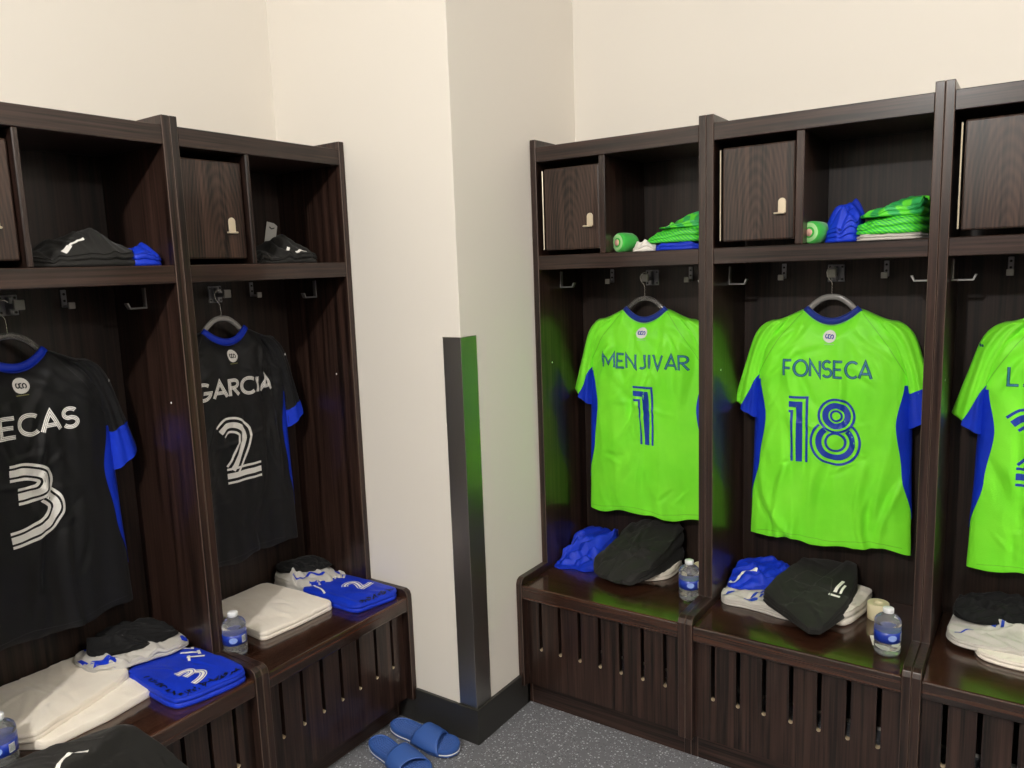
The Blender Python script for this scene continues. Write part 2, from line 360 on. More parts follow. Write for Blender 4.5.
# ------------------------------------------------------------ lockers
W, T, D1, D2 = .618, .0222, .32, .497
HP, HT, HTB, HS, HSB, HB, HBB, HPB = 1.9735, 1.9485, 1.8984, 1.587, 1.539, .46, .41, .483
def make_locker(label, loc, rotz, dv=(.258, .280), dx=(.046, .2545), xl=.220, hinge=True, D1=.3176, D2=.4915):
    L = thing('locker', label, 'locker', loc, rotz, None)
    prof = [(-.001, 0), (-.44, 0), (-.44, .085), (-D2, .085), (-D2, .462), (-D2+.006, .476), (-D2+.02, HPB), (-D1, HPB), (-D1, HP), (-D1+.035, HP), (-D1+.13, HP-.001), (-D1+.19, HP-.008), (-D1+.24, HP-.022), (-D1+.28, HP-.042), (-.001, HP-.06)]
    for x0 in (.0004, W-T-.0004):
        bm = prism(bmesh.new(), prof, 'x', x0, x0+T, .002)
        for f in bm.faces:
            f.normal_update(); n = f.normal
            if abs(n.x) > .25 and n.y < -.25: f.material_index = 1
        link_obj('side_panel', bm, ['wood_v', 'worn_highlight'], L)
    link_obj('back_panel', box(bmesh.new(), T, W-T, -.012, -.001, .02, HT-.01), 'wood_back', L)
    link_obj('top_board', box(bmesh.new(), T, W-T, -D1+.002, -.012, HTB, HT, .002), 'wood_h', L)
    link_obj('shelf', box(bmesh.new(), T, W-T, -D1+.002, -.012, HSB, HS, .002), 'wood_h', L)
    link_obj('seat_board', box(bmesh.new(), T, W-T, -D2+.001, -.012, HBB, HB, .005, 2), 'wood_seat', L)
    # slotted front
    x0, x1, zb, zt = T, W-T, .085, HBB; pts = [(x0, zb), (x1, zb), (x1, zt)]
    for k in reversed(range(7)):
        xc = .078+.0770*k; r = .0062
        pts += [(xc+r, zt), (xc+r, .224)]+[(xc+r*math.cos(a), .224-r*math.sin(a)) for a in (PI/5, 2*PI/5, 3*PI/5, 4*PI/5)]+[(xc-r, .224), (xc-r, zt)]
    pts += [(x0, zt)]
    bm = prism(bmesh.new(), pts, 'y', -D2+.030, -D2+.048)
    for f in bm.faces:
        c = f.calc_center_median()
        if abs(f.normal.y) < .3 and .214 < c.z < .2235 and c.x > x0+.02 and c.x < x1-.02: f.material_index = 1
    link_obj('front_panel', bm, ['wood_v', 'raw'], L)
    link_obj('plinth', box(bmesh.new(), T, W-T, -.44, -.422, .0, .085, .0015), 'wood_h', L)
    # upper cupboard
    link_obj('divider', box(bmesh.new(), dv[0], dv[1], -D1+.003, -.012, HS, HTB, .0025), 'wood_v', L)
    dr = link_obj('door', box(bmesh.new(), dx[0], dx[1], -.305, -.286, HS+.016, HTB-.024, .005, 2), 'wood_door', L)
    if hinge:
        bm = bmesh.new(); tube(bm, [(.040, -.305, HS+.02), (.040, -.305, HTB-.03)], .0022, seg=8, up=(0, 1, 0))
        link_obj('hinge', bm, 'brass', dr)
    bm = bmesh.new(); xc, zc = xl, 1.700
    prism(bm, [(xc-.011, zc-.022), (xc+.011, zc-.022)]+[(xc+.011*math.cos(a), zc+.008+.011*math.sin(a)) for a in [PI*i/8 for i in range(9)]], 'y', -.309, -.305, .001)
    box(bm, xc-.020, xc+.010, -.322, -.308, zc-.026, zc-.021, .0015)
    link_obj('latch', bm, 'latch', dr)
    # hooks
    bm = bmesh.new(); cx, cz = W/2, 1.498
    box(bm, cx-.025, cx+.025, -.016, -.012, cz-.027, cz+.027, .0018)
    box(bm, cx-.006, cx+.006, -.070, -.014, cz-.010, cz+.004, .002); box(bm, cx-.006, cx+.006, -.034, -.014, cz-.025, cz+.022, .003)
    for dx_ in (-.018, .018):
        for dz in (-.019, .019): lathe(bm, [(.0001, -.0172), (.0035, -.0172), (.0035, -.0155)], 10, (cx+dx_, 0, cz+dz), 'y', 1)
    hk = link_obj('coat_hook', bm, ['hookgrey', 'black'], L)
    link_obj('hook_pad', box(bmesh.new(), cx-.013, cx+.013, -.082, -.072, cz-.012, cz+.014, .002), 'hooktip', hk)
    for cx in (.150, .452):
        bm = bmesh.new(); box(bm, cx-.0075, cx+.0075, -.016, -.012, 1.484, 1.532, .0015); box(bm, cx-.004, cx+.004, -.05, -.014, 1.484, 1.491, .0015)
        for z in (1.502, 1.520): lathe(bm, [(.0001, -.0172), (.0036, -.0172), (.0036, -.0155)], 10, (cx, 0, z), 'y', 1)
        hk = link_obj('coat_hook', bm, ['hookgrey', 'black'], L)
        link_obj('hook_pad', box(bmesh.new(), cx-.009, cx+.009, -.056, -.050, 1.480, 1.498, .0015), 'hooktip', hk)
    for s, xw in ((1, T), (-1, W-T)):
        bm = bmesh.new(); y = -.168
        box(bm, *sorted((xw, xw+s*.004)), y-.008, y+.008, 1.474, 1.53, .001)
        box(bm, *sorted((xw, xw+s*.048)), y-.008, y+.008, 1.472, 1.477, .001)
        prism(bm, [(xw+s*.046, 1.472), (xw+s*.050, 1.473), (xw+s*.058, 1.489), (xw+s*.053, 1.490)], 'y', y-.008, y+.008)
        link_obj('side_hook', bm, 'chrome', L)
        bm = bmesh.new()
        lathe(bm, [(.0001, s*.0012), (.003, s*.001), (.0034, 0)], 10, (xw, -.245, 1.21), 'x')
        link_obj('screw_cap', bm, 'cap', L)
    return L
LK = make_locker('dark oak locker nearest the wall corner on the right, with jersey number 1', (A+.001, 0, 0), 0)
dup(LK, (A+.001+W, 0, 0), 0, 'dark oak locker holding the lime jersey number 18')
dup(LK, (A+.001+2*W, 0, 0), 0, 'dark oak locker cut by the right edge of the photo')
LK2 = make_locker('dark oak locker beside the white corner wall, with black jersey number 2', (.001, -B-W-.001, 0), PI/2, (.231, .245), (.030, .2275), .180, False, .327, .514)
dup(LK2, (.001, -B-2*W-.001, 0), PI/2, 'dark oak locker at the left edge, with black jersey number 3')

# ------------------------------------------------------------ jerseys on hangers
HW = [(0, .246), (.10, .243), (.30, .236), (.50, .231), (.60, .232), (.66, .226), (.70, .212), (.76, .190)]
NECK = .079
def make_jersey(label, kind, loc, rotz, seed, name, number, wl=1., wr=1., hem=0., side=None, logo=None, cuffs=(1, 1), gus=(.6, .75)):
    base = {'lime': 'green', 'black': 'blackjersey'}[kind]
    J = thing('jersey', label, 'jersey', loc, rotz, 'named jerseys on hangers')
    rnd = random.Random(seed)
    def hw(z, u): return interp(HW, z)*(wl if u < 0 else wr)
    def zt(s):
        a = abs(s)
        if a < NECK: return .752-.040*(1-(a/NECK)**2)
        return interp([(NECK, .752), (.18, .716), (.235, .686)], a)
    ST = strokes(rnd, 16, -.2, .2, .02, .60, PI/2, .16, .15, .55, .008, .020, .0075)+strokes(rnd, 7, -.2, -.06, .52, .68, .75, .2, .08, .18, .006, .012, .006)+strokes(rnd, 7, .06, .2, .52, .68, PI-.75, .2, .08, .18, .006, .012, .006)+strokes(rnd, 6, -.2, .2, .05, .5, .4, .8, .06, .16, .005, .009, .004)
    def fold(s, z):
        f = noise.noise(Vector((s*10+seed, z*1.4, seed)))*.016*(1-.3*z)+noise.noise(Vector((s*24, z*2+seed, 3.1)))*.007+(.5-abs(noise.noise(Vector((s*13+z*5, z*4+seed, 9.1)))))*.006
        q = s*math.cos(.6)*(1 if s > 0 else -1)+z*math.sin(.6); f += .0055*sstep((z-.45)/.25)*math.sin(q*95+seed+3*noise.noise(Vector((s*5, z*5, seed))))*sstep((abs(s)-.07)/.1)
        f += .004*math.exp(-((z-.40-.02*math.sin(s*14+seed))/.006)**2)*sstep((.16-abs(s))/.1)
        return f+fold_sum(ST, s, z)
    def D(s, z, u=None):
        if u is None: u = s/hw(z, s)
        u = max(-1, min(1, u)); e = max(0, zt(s)-z)
        t = interp([(0, .026), (.3, .034), (.6, .040), (.75, .03)], z)*max(0, 1-abs(u)**3.2)**.5*min(1, (e/.05))**.5
        return t+fold(s, z)*max(0, 1-abs(u)**6)*min(1, e/.05)
    nu, nv = 96, 100; bm = bmesh.new()
    for side_ in (0, 1):
        g = []
        for i in range(nu+1):
            u = math.sin((-1+2*i/nu)*PI/2*.96)/math.sin(PI/2*.96); row = []; s0 = u*hw(.7, u); top = zt(s0); bot = hem*u+.006*math.sin(u*5+seed)+.004*math.sin(u*11)
            for j in range(nv+1):
                z = bot+(top-bot)*j/nv; s = u*hw(z, u)
                d = D(s, z, u) if side_ == 0 else -.45*interp([(0, .026), (.6, .040), (.75, .03)], z)*max(0, 1-abs(u)**3.2)**.5*min(1, max(0, zt(s)-z)/.05)**.5
                if j == 0 or j == nv: d = .0 if j == nv else d*.9
                row.append(bm.verts.new((s, -d, z)))
            g.append(row)
        for i in range(nu):
            for j in range(nv):
                vs = (g[i][j], g[i+1][j], g[i+1][j+1], g[i][j+1]); bm.faces.new(vs if side_ == 0 else tuple(reversed(vs)))
    bmesh.ops.remove_doubles(bm, verts=bm.verts[:], dist=2e-4)
    body_bvh = BVHTree.FromBMesh(bm)
    link_obj('body', bm, base, J, True)
    def proj_of(bvh, lift):
        def f(x, z):
            h = bvh.ray_cast(Vector((x, -1, z)), Vector((0, 1, 0)))
            return h[0]+Vector((0, -lift, 0)) if h[0] is not None else None
        return f
    P = proj_of(body_bvh, .0016)
    # hem stitching line and raglan seams
    seam_m = bpy.data.materials.get('seam_'+kind) or plain('seam_'+kind, '74dc30' if kind == 'lime' else '232325', .6)
    for sg in (-1, 1):
        bm = bmesh.new(); ribbon(bm, catmull([(sg*.085, .742), (sg*.15, .66), (sg*.20, .58), (sg*.222, .535)], 24, False), .0022, 0, P, cols=1); link_obj('seam', bm, seam_m, J)
    bm = bmesh.new(); ribbon(bm, [(-.22+.44*i/40, .020+hem*(-1+i/20)+.006*math.sin((-1+i/20)*5+seed)) for i in range(41)], .0018, 0, P, cols=1)
    link_obj('hem', bm, seam_m, J)
    # side panels in blue
    for sg in (-1, 1):
        bm = bmesh.new(); g = []
        for k in range(45):
            z = .525-.41*k/44; ui = interp([(0, .995), (.12, 1.0), (.26, .90), (.40, .83), (.53, .92)], z); r = []
            for c in range(5):
                u = sg*(ui+(1.004-ui)*c/4); s = u*hw(z, sg)*1.002
                r.append(bm.verts.new((s, -(D(s, z, min(1, abs(u))*sg)+.0022), z)))
            r.append(bm.verts.new((sg*hw(z, sg)*1.004, .006, z))); g.append(r)
        for a, b in zip(g, g[1:]):
            for c in range(5):
                bm.faces.new((a[c], a[c+1], b[c+1], b[c]))
        link_obj('side_panel', bm, 'blue', J, True)
    # sleeves
    for sg, wsc, gk in ((-1, wl, gus[0]), (1, wr, gus[1])):
        out = catmull([(.165, .716), (.205, .705), (.238, .665), (.268, .57), (.303, .452)], 40, False)
        inn = catmull([(.11, .735), (.165, .66), (.205, .57), (.222, .50), (.228, .405)], 40, False)
        def SP(k, u):
            i = min(38, int(k*39)); t = k*39-i; o_ = Vector(out[i]).lerp(Vector(out[i+1]), t); n_ = Vector(inn[i]).lerp(Vector(inn[i+1]), t)
            p = n_.lerp(o_, (u+1)/2); tk = .026*sstep(k/.12)
            fd = .0045*math.sin(u*7+k*3+seed)+.003*noise.noise(Vector((u*3, k*4, seed+sg)))
            return p, tk*max(0, 1-abs(u)**2.6)**.5+(fd*max(0, 1-u**4)*sstep(k/.2))
        bm = bmesh.new()
        for side_ in (0, 1):
            g = []
            for a in range(41):
                k = a/40; row = []
                for c in range(19):
                    u = math.sin((-1+c/9)*PI/2); p, d = SP(k, u)
                    y = -(d+.002) if side_ == 0 else .8*max(0, 1-abs(u)**2.6)**.5*.022*sstep(k/.12)-.002
                    row.append(bm.verts.new((sg*p.x*wsc, y, p.y)))
                g.append(row)
            for a, b in zip(g, g[1:]):
                for c in range(18):
                    vs = (a[c], a[c+1], b[c+1], b[c]); bm.faces.new(vs if (side_ == 0) == (sg < 0) else tuple(reversed(vs)))
            last = g[-1]
            if side_ == 0: keep = last
            else:
                for c in range(18): bm.faces.new((keep[c], keep[c+1], last[c+1], last[c]))
        bmesh.ops.remove_doubles(bm, verts=bm.verts[:], dist=1e-4); bmesh.ops.recalc_face_normals(bm, faces=bm.faces[:])
        sbvh = BVHTree.FromBMesh(bm); sl = link_obj('sleeve', bm, base, J, True)
        # blue underarm gusset and cuff band
        bm = bmesh.new(); g = []
        for a in range(25):
            k = gk+(1.0-gk)*a/24; ub = (-.9+1.9*sstep(a/10)) if gk > .7 else (-1+1.25*(a/24)); r = []
            for c in range(9):
                u = -1+(ub+1)*c/8; p, d = SP(min(k, 1), max(-.999, min(.999, u))); r.append(bm.verts.new((sg*(p.x*wsc*1.003-(.007 if c == 0 else 0)), -(d+.0045), p.y-(.012 if a == 24 else 0))))
            g.append(r)
        for a, b in zip(g, g[1:]):
            for c in range(8): bm.faces.new((a[c], a[c+1], b[c+1], b[c]))
        link_obj('cuff', bm, 'blue', sl, True)
        if logo and (logo == 'both' or (logo == 'right') == (sg > 0)):
            bm = bmesh.new(); PS = proj_of(sbvh, .002)
            for q in range(3): ribbon(bm, [(sg*(.238-.006+.006*q)*wsc, .648-.002), (sg*(.238-.003+.006*q)*wsc, .648+.004+.004*q)], .0045, 0, PS, .003, cols=1)
            link_obj('maker_mark', bm, 'print_white' if kind == 'black' else 'print_navy', sl)
    # collar band
    U = [(x*NECK/10, .752-.040*(1-(x/10)**2)) for x in range(-10, 11)]
    bm = bmesh.new(); tube(bm, [(x, -.007-.012*(1-(x/NECK)**2), z+.001) for x, z in U], .0108, .006, 10)
    link_obj('collar', bm, 'navyblue' if kind == 'lime' else 'blue', J, True)
    bm = bmesh.new(); tube(bm, [(x, -.010-.012*(1-(x/NECK)**2), z-.0108) for x, z in U], .0015, .004, 6)
    link_obj('collar_trim', bm, plain('collar_trim_'+kind, '8fdc8a' if kind == 'lime' else '0c2fa8', .6), J, True)
    # emblem
    bm = bmesh.new(); ez = .668; mats = ['print_white', 'print_blue' if kind == 'lime' else 'black', 'print_pale' if kind == 'lime' else plain('khaki_print', '8a8a52', .6)]
    for r in (.004, .010, .0155): ribbon(bm, arc(0, ez, r, r, 0, 350, 30), .0066, 0, proj_of(body_bvh, .0016), closed=True, mi=0, cols=1)
    PL = proj_of(body_bvh, .0028)
    for cx, cz_, a0, a1 in ((-.0075, .001, 95, 420), (.0075, -.001, -85, 240), (0, 0, 60, 300)):
        ribbon(bm, arc(cx, ez+cz_, .0040, .0058, a0, a1, 14), .0030, 0, PL, .003, mi=1, cols=1)
    ribbon(bm, arc(0, ez, .0192, .0192, 0, 350, 30), .0014, 0, PL, closed=True, mi=0 if kind == 'black' else 2, cols=1)
    ribbon(bm, [(-.015, ez-.024), (.015, ez-.024)], .0022, 0, PL, mi=2, cols=1)
    link_obj('emblem', bm, mats, J)
    # name and number
    text, x0, x1 = name; bm = bmesh.new()
    if kind == 'lime': lines = [(-.0029, .0021, 0), (.0029, .0021, 0), (0, .0032, 1)]; mats = ['print_navy', plain('name_print', '3f86b5', .5)]
    else: lines = [(-.0039, .0028, 0), (0, .0032, 0), (.0039, .0028, 0)]; mats = ['print_white', 'print_white']
    lettering(bm, text, x0, x1, .543, .592, P, lines); link_obj('name_lettering', bm, mats, J)
    bm = bmesh.new()
    for d, xd, kx in number: draw_digit(bm, d, xd, .266,   .210 if kind == 'lime' else .205, P, k=kx)
    link_obj('number', bm, 'print_blue' if kind == 'lime' else 'print_white', J)
    return J
def make_hanger(label, loc, rotz, clear):
    Hh = thing('hanger', label, 'hanger', loc, rotz, 'plastic clothes hangers')
    pts = catmull([(-.175, 0, .690), (-.12, 0, .718), (-.078, 0, .738), (-.052, 0, .765), (-.025, 0, .783), (0, 0, .787), (.025, 0, .783), (.052, 0, .765), (.078, 0, .738), (.12, 0, .718), (.175, 0, .690)], 60, False)
    bm = bmesh.new(); tube(bm, pts, .0092, .0045, 10); link_obj('hanger_body', bm, 'hangerclear' if clear else 'hanger', Hh, True)
    wp = catmull([(0, 0, .785), (0, 0, .815), (-.002, 0, .832), (-.014, 0, .848), (-.017, 0, .862), (-.010, 0, .874), (.002, 0, .877), (.012, 0, .870)], 40, False)
    bm = bmesh.new(); tube(bm, wp, .0017, .0017, 8); link_obj('wire_hook', bm, 'wire', Hh, True); return Hh
Z0 = .640; YJ = .066; YL = .088; ZL = .636
cw = [A+.001+W/2, A+.001+1.5*W, A+.001+2.5*W]; cl = [-B-.001-W/2, -B-.001-1.5*W]
jr = [('lime jersey reading MENJIVAR 1 on the back', 1.082, ('MENJIVAR', -.155, .172), [('1', -.038, 1.5)], .96, 1.0, 3, 'MENJIVAR'),
      ('lime jersey reading FONSECA 18 on the back', 1.706, ('FONSECA', -.133, .122), [('1', -.116, .95), ('8', -.052, 1)], 1.0, .985, 11, 'FONSECA')]
for lab, cx, nm, num, wl, wr, sd, k in jr:
    make_jersey(lab, 'lime', (cx, -YJ, Z0), 0, sd, nm, num, wl, wr, .006)
make_jersey('lime jersey at the right edge of the photo, its digit 2 half cut off', 'lime', (2.341, -YJ, Z0), 0, 23, ('L.', -.168, -.128), [('2', -.152, 1)], 1.0, 1.0, .004, logo='left')
make_jersey('black jersey reading GARCIA 2 on the back', 'black', (YL, -1.083, ZL), PI/2, 31, ('GARCIA', -.150, .138), [('2', -.068, .95)], .92, .93, .004, logo='right', gus=(.6, .86))
make_jersey('black jersey with a white number 3 at the left edge of the photo', 'black', (YL, -1.707, ZL-.006), PI/2, 47, ('ECAS', -.064, .126), [('3', -.066, .95)], 1.0, .98, .0, logo='right', gus=(.6, .74))
make_hanger('smoky plastic hanger carrying the MENJIVAR jersey', (1.078, -YJ, Z0), 0, True)
make_hanger('grey plastic hanger carrying the FONSECA jersey', (1.702, -YJ, Z0), 0, False)
make_hanger('hanger of the lime jersey at the right edge', (2.325, -YJ, Z0), 0, False)
make_hanger('pale grey hanger carrying the GARCIA jersey', (YL, -1.086, ZL), PI/2, False)
make_hanger('clear grey hanger carrying the black number 3 jersey', (YL, -1.708, ZL), PI/2, True)

# ------------------------------------------------------------ folded and crumpled cloth
def chaikin(pts, it=2, q=.2):
    for _ in range(it):
        o = []
        for a, b in zip(pts, pts[1:]+pts[:1]):
            o += [(a[0]+(b[0]-a[0])*q, a[1]+(b[1]-a[1])*q), (b[0]-(b[0]-a[0])*q, b[1]-(b[1]-a[1])*q)]
        pts = o
    return pts
def resample(pts, n):
    P_ = [Vector(p) for p in pts]+[Vector(pts[0])]; L = [0]
    for a, b in zip(P_, P_[1:]): L.append(L[-1]+(b-a).length)
    out = []; k = 0
    for i in range(n):
        t = L[-1]*i/n
        while L[k+1] < t: k += 1
        out.append(P_[k].lerp(P_[k+1], (t-L[k])/max(1e-9, L[k+1]-L[k])))
    return out
def cloth(name, mat, pts, z0, Hh, seed, wr=.005, layers=2, dome=.25, g=(0, 0), freq=(14, 14), ang=0., notch=.03, bumps=(), steps=(), edge=None, parent=None, N=150, sharp=2.6, rnd=.2, wobble=.02, folds=22):
    """a folded garment: closed outline in the plane, soft rolled edge with `layers` folds, creased top"""
    cx = sum(p[0] for p in pts)/len(pts); cy = sum(p[1] for p in pts)/len(pts)
    ol = resample(chaikin([tuple(p) for p in pts], 2, rnd), N)
    rn_ = random.Random(seed*7+1); xs = [p[0] for p in pts]; ys = [p[1] for p in pts]
    sz = math.hypot(max(xs)-min(xs), max(ys)-min(ys))
    ST = strokes(rn_, folds, min(xs), max(xs), min(ys), max(ys), ang, .45, sz*.25, sz*.8, .005, .013, wr*1.1)
    def ridge(v): return max(0, 1-abs(noise.noise(v))*5.5)**1.4
    def top(x, y, rr):
        h = Hh*(1-dome*rr**sharp)+g[0]*(x-cx)+g[1]*(y-cy)
        for bx, by, am, rad in bumps: h += am*math.exp(-((x-bx)**2+(y-by)**2)/rad**2)
        for sx, sy, a, dh in steps: h += dh*sstep(((x-sx)*math.cos(a)+(y-sy)*math.sin(a))/.005+.5)
        xr, yr = x*math.cos(ang)+y*math.sin(ang), -x*math.sin(ang)+y*math.cos(ang)
        v = Vector((xr*freq[0]+seed*3.7, yr*freq[1], seed*1.3)); v = v+Vector((noise.noise(v*.6), noise.noise(v*.6+Vector((7, 0, 0))), 0))*.8
        h += wr*(1.2*noise.noise(v*.6)+.35*ridge(v*.8)-.3*ridge(v*1.1+Vector((0, 0, 4))))+fold_sum(ST, x, y)
        return max(.004, h)
    rings = []; prof = [(.5, 0, 0), (.9, 0, 0)]
    for l in range(layers):
        for q in (0.03, .15, .35, .6, .82, .97):
            s = (l+q)/layers; prof.append((1-notch*(1-math.sin(PI*q)**.6)-.012*s, s*.95, 1))
    prof += [(.975, .975, 1), (.962, .99, 2), (.945, 1, 2)]+[(.93*(1-k/25)+.02, 1, 2) for k in range(1, 25)]
    bm = bmesh.new()
    for r, hf, kind in prof:
        ring = []
        for i in range(N):
            l = int(hf*layers*.999); rr = r*(1+wobble*noise.noise(Vector((ol[i].x*18, ol[i].y*18, seed+l*2.3))) if kind == 1 else 1)
            x, y = cx+(ol[i].x-cx)*rr, cy+(ol[i].y-cy)*rr
            z = z0+hf*top(x, y, min(1, r))
            if edge is not None and x > edge:
                e = x-edge; z -= e*.95; y += e*.35; x = edge+.006+e*.22
            ring.append(bm.verts.new((x, y, z)))
        rings.append(ring)
    for a, b in zip(rings, rings[1:]):
        for i in range(N): j = (i+1) % N; bm.faces.new((a[i], a[j], b[j], b[i]))
    bm.faces.new(list(reversed(rings[0]))); bm.faces.new(rings[-1])
    bmesh.ops.recalc_face_normals(bm, faces=bm.faces[:])
    bmesh.ops.triangulate(bm, faces=[f for f in bm.faces if len(f.verts) > 4])
    bvh = BVHTree.FromBMesh(bm); o = link_obj(name, bm, mat, parent, True)
    def P(x, y, lift=.0015):
        h = bvh.ray_cast(Vector((x, y, 3)), Vector((0, 0, -1)))
        return h[0]+Vector((0, 0, lift)) if h[0] is not None else None
    return o, P
def marks(parent, name, P, mat, strokes):
    bm = bmesh.new()
    for pts, wd in strokes: ribbon(bm, pts, wd, 0, P, .006, cols=2)
    return link_obj(name, bm, mat, parent)
def local(cx, cy, rot, pts): return [(cx+x*math.cos(rot)-y*math.sin(rot), cy+x*math.sin(rot)+y*math.cos(rot)) for x, y in pts]
def poly_digit(parent, P, d, cx, cy, rot, h, mat='print_white'):
    bm = bmesh.new()
    def pr(x, y):
        q = local(cx, cy, rot, [(x, y)])[0]; return P(*q)
    draw_digit(bm, d, -.25*h, -.5*h, h, pr); return link_obj('number', bm, mat, parent)

# --- right bench 1
o, P = cloth('folded_towel', 'towel', [(.935, -.235), (.895, -.12), (.90, -.035), (1.02, -.03), (1.17, -.035), (1.222, -.06), (1.222, -.19), (1.165, -.252), (1.06, -.262)], HB, .036, 2, wr=.005, layers=2, dome=.2, g=(.0, .18))
tag(o, 'cream towel under the black clothing in the MENJIVAR locker', 'towel')
o, P = cloth('folded_shirt', 'blue', [(.803, -.29), (.80, -.16), (.805, -.05), (.86, -.03), (.955, -.035), (.965, -.09), (.93, -.15), (.955, -.20), (.962, -.25), (.93, -.285), (.88, -.27), (.84, -.30)], HB, .058, 4, wr=.014, layers=3, dome=.45, g=(.0, .36), freq=(10, 26), ang=.9, notch=.05, wobble=.06)
tag(o, 'crumpled royal blue shirt on the bench under jersey number 1', 'shirt')
o, P = cloth('folded_sweatshirt', 'charcoal', [(.955, -.255), (.985, -.315), (1.09, -.365), (1.150, -.352), (1.178, -.28), (1.210, -.17), (1.222, -.05), (1.16, -.024), (1.06, -.026), (1.01, -.06), (.985, -.15)], HB+.020, .074, 6, wr=.008, layers=2, dome=.18, g=(.05, .34), freq=(4, 9), ang=.9, notch=.07, wobble=.035, sharp=6, rnd=.10, folds=26, steps=[(1.10, -.20, .9, .008)])
tag(o, 'bulky black bundle of clothing beside the crumpled blue shirt', 'clothing')
# --- right bench 2
o, P = cloth('folded_towel', 'towel', [(1.755, -.270), (1.80, -.285), (1.822, -.24), (1.842, -.14), (1.848, -.05), (1.80, -.028), (1.745, -.04), (1.735, -.2)], HB, .054, 8, wr=.004, layers=2, dome=.2, notch=.11, sharp=5)
tag(o, 'cream towel folded beside the charcoal hoodie', 'towel')
o, P = cloth('folded_shirt', 'greyshirt', [(1.422, -.262), (1.420, -.18), (1.45, -.06), (1.60, -.04), (1.66, -.13), (1.69, -.27), (1.66, -.318), (1.53, -.292), (1.445, -.298)], HB, .034, 9, wr=.005, layers=3, dome=.25, g=(0, .05))
tag(o, 'pale grey shirt with blue marks under the blue shorts by the charcoal hoodie', 'shirt')
marks(o, 'print', P, 'print_blue', [([(1.44, -.275), (1.448, -.255), (1.465, -.245)], .008), ([(1.525, -.268), (1.550, -.20)], .007), ([(1.508, -.280), (1.548, -.276)], .010), ([(1.545, -.268), (1.57, -.20)], .007)])
o, P = cloth('folded_shorts', 'blue', [(1.430, -.240), (1.424, -.12), (1.435, -.05), (1.52, -.03), (1.59, -.05), (1.62, -.11), (1.60, -.18), (1.54, -.20), (1.49, -.235)], HB+.034, .042, 10, wr=.007, layers=2, dome=.38, g=(.0, .20), freq=(8, 16), ang=.4, wobble=.04)
tag(o, 'royal blue folded shorts with a white curved stripe, left of the charcoal hoodie', 'shorts')
marks(o, 'print', P, 'print_white', [(catmull([(1.434, -.205), (1.453, -.218), (1.462, -.19), (1.475, -.16), (1.51, -.155)], 16, False), .009)])
o, P = cloth('folded_hoodie', 'charcoal', [(1.560, -.275), (1.580, -.17), (1.625, -.045), (1.70, -.026), (1.795, -.035), (1.812, -.12), (1.808, -.26), (1.768, -.412), (1.738, -.424), (1.65, -.350)], HB+.024, .056, 12, wr=.0035, layers=3, dome=.10, g=(-.0, .20), freq=(4, 8), ang=2.3, notch=.045, rnd=.07, sharp=9, wobble=.015, folds=16, steps=[(1.70, -.20, -.35, .007)])
marks(o, 'pocket_seam', P, plain('charcoal_stitching', '3d3a36', .8), [([(1.615, -.22), (1.66, -.13), (1.745, -.165)], .0025), ([(1.745, -.165), (1.76, -.27)], .0025)])
tag(o, 'charcoal folded hoodie with a small white emblem under jersey 18', 'hoodie')
marks(o, 'print', P, 'print_white', [([(1.762, -.225), (1.778, -.165)], .010), ([(1.778, -.228), (1.788, -.185)], .007), ([(1.752, -.245), (1.785, -.250)], .008)])
# --- right bench 3
o, P = cloth('folded_towel', 'towel', [(2.132, -.245), (2.150, -.298), (2.22, -.315), (2.31, -.312), (2.42, -.28), (2.42, -.14), (2.28, -.08), (2.16, -.10)], HB, .024, 14, wr=.002, layers=2, dome=.06, notch=.05, sharp=7)
tag(o, 'cream towel beneath the grey shirt at the right edge of the photo', 'towel')
o, P = cloth('folded_shirt', 'greyshirt', [(2.060, -.225), (2.065, -.13), (2.09, -.05), (2.22, -.03), (2.37, -.04), (2.42, -.12), (2.38, -.235), (2.26, -.272), (2.15, -.275), (2.09, -.270)], HB+.012, .046, 15, wr=.005, layers=2, dome=.25, g=(.03, .1))
tag(o, 'pale grey shirt under the black shorts at the right edge of the photo', 'shirt')
marks(o, 'print', P, 'print_blue', [([(2.175, -.185), (2.178, -.15)], .010), ([(2.195, -.185), (2.198, -.15)], .008), ([(2.085, -.235), (2.13, -.215)], .004), ([(2.245, -.16), (2.275, -.18)], .014)])
o, P = cloth('folded_shorts', 'blackcloth', [(2.070, -.16), (2.075, -.07), (2.13, -.028), (2.22, -.025), (2.30, -.035), (2.31, -.10), (2.24, -.15), (2.15, -.19), (2.10, -.185)], HB+.055, .036, 16, wr=.009, layers=3, dome=.45, g=(0, .18), freq=(9, 20), ang=.4, wobble=.05)
tag(o, 'black crumpled shorts on the grey shirt at the right edge', 'shorts')
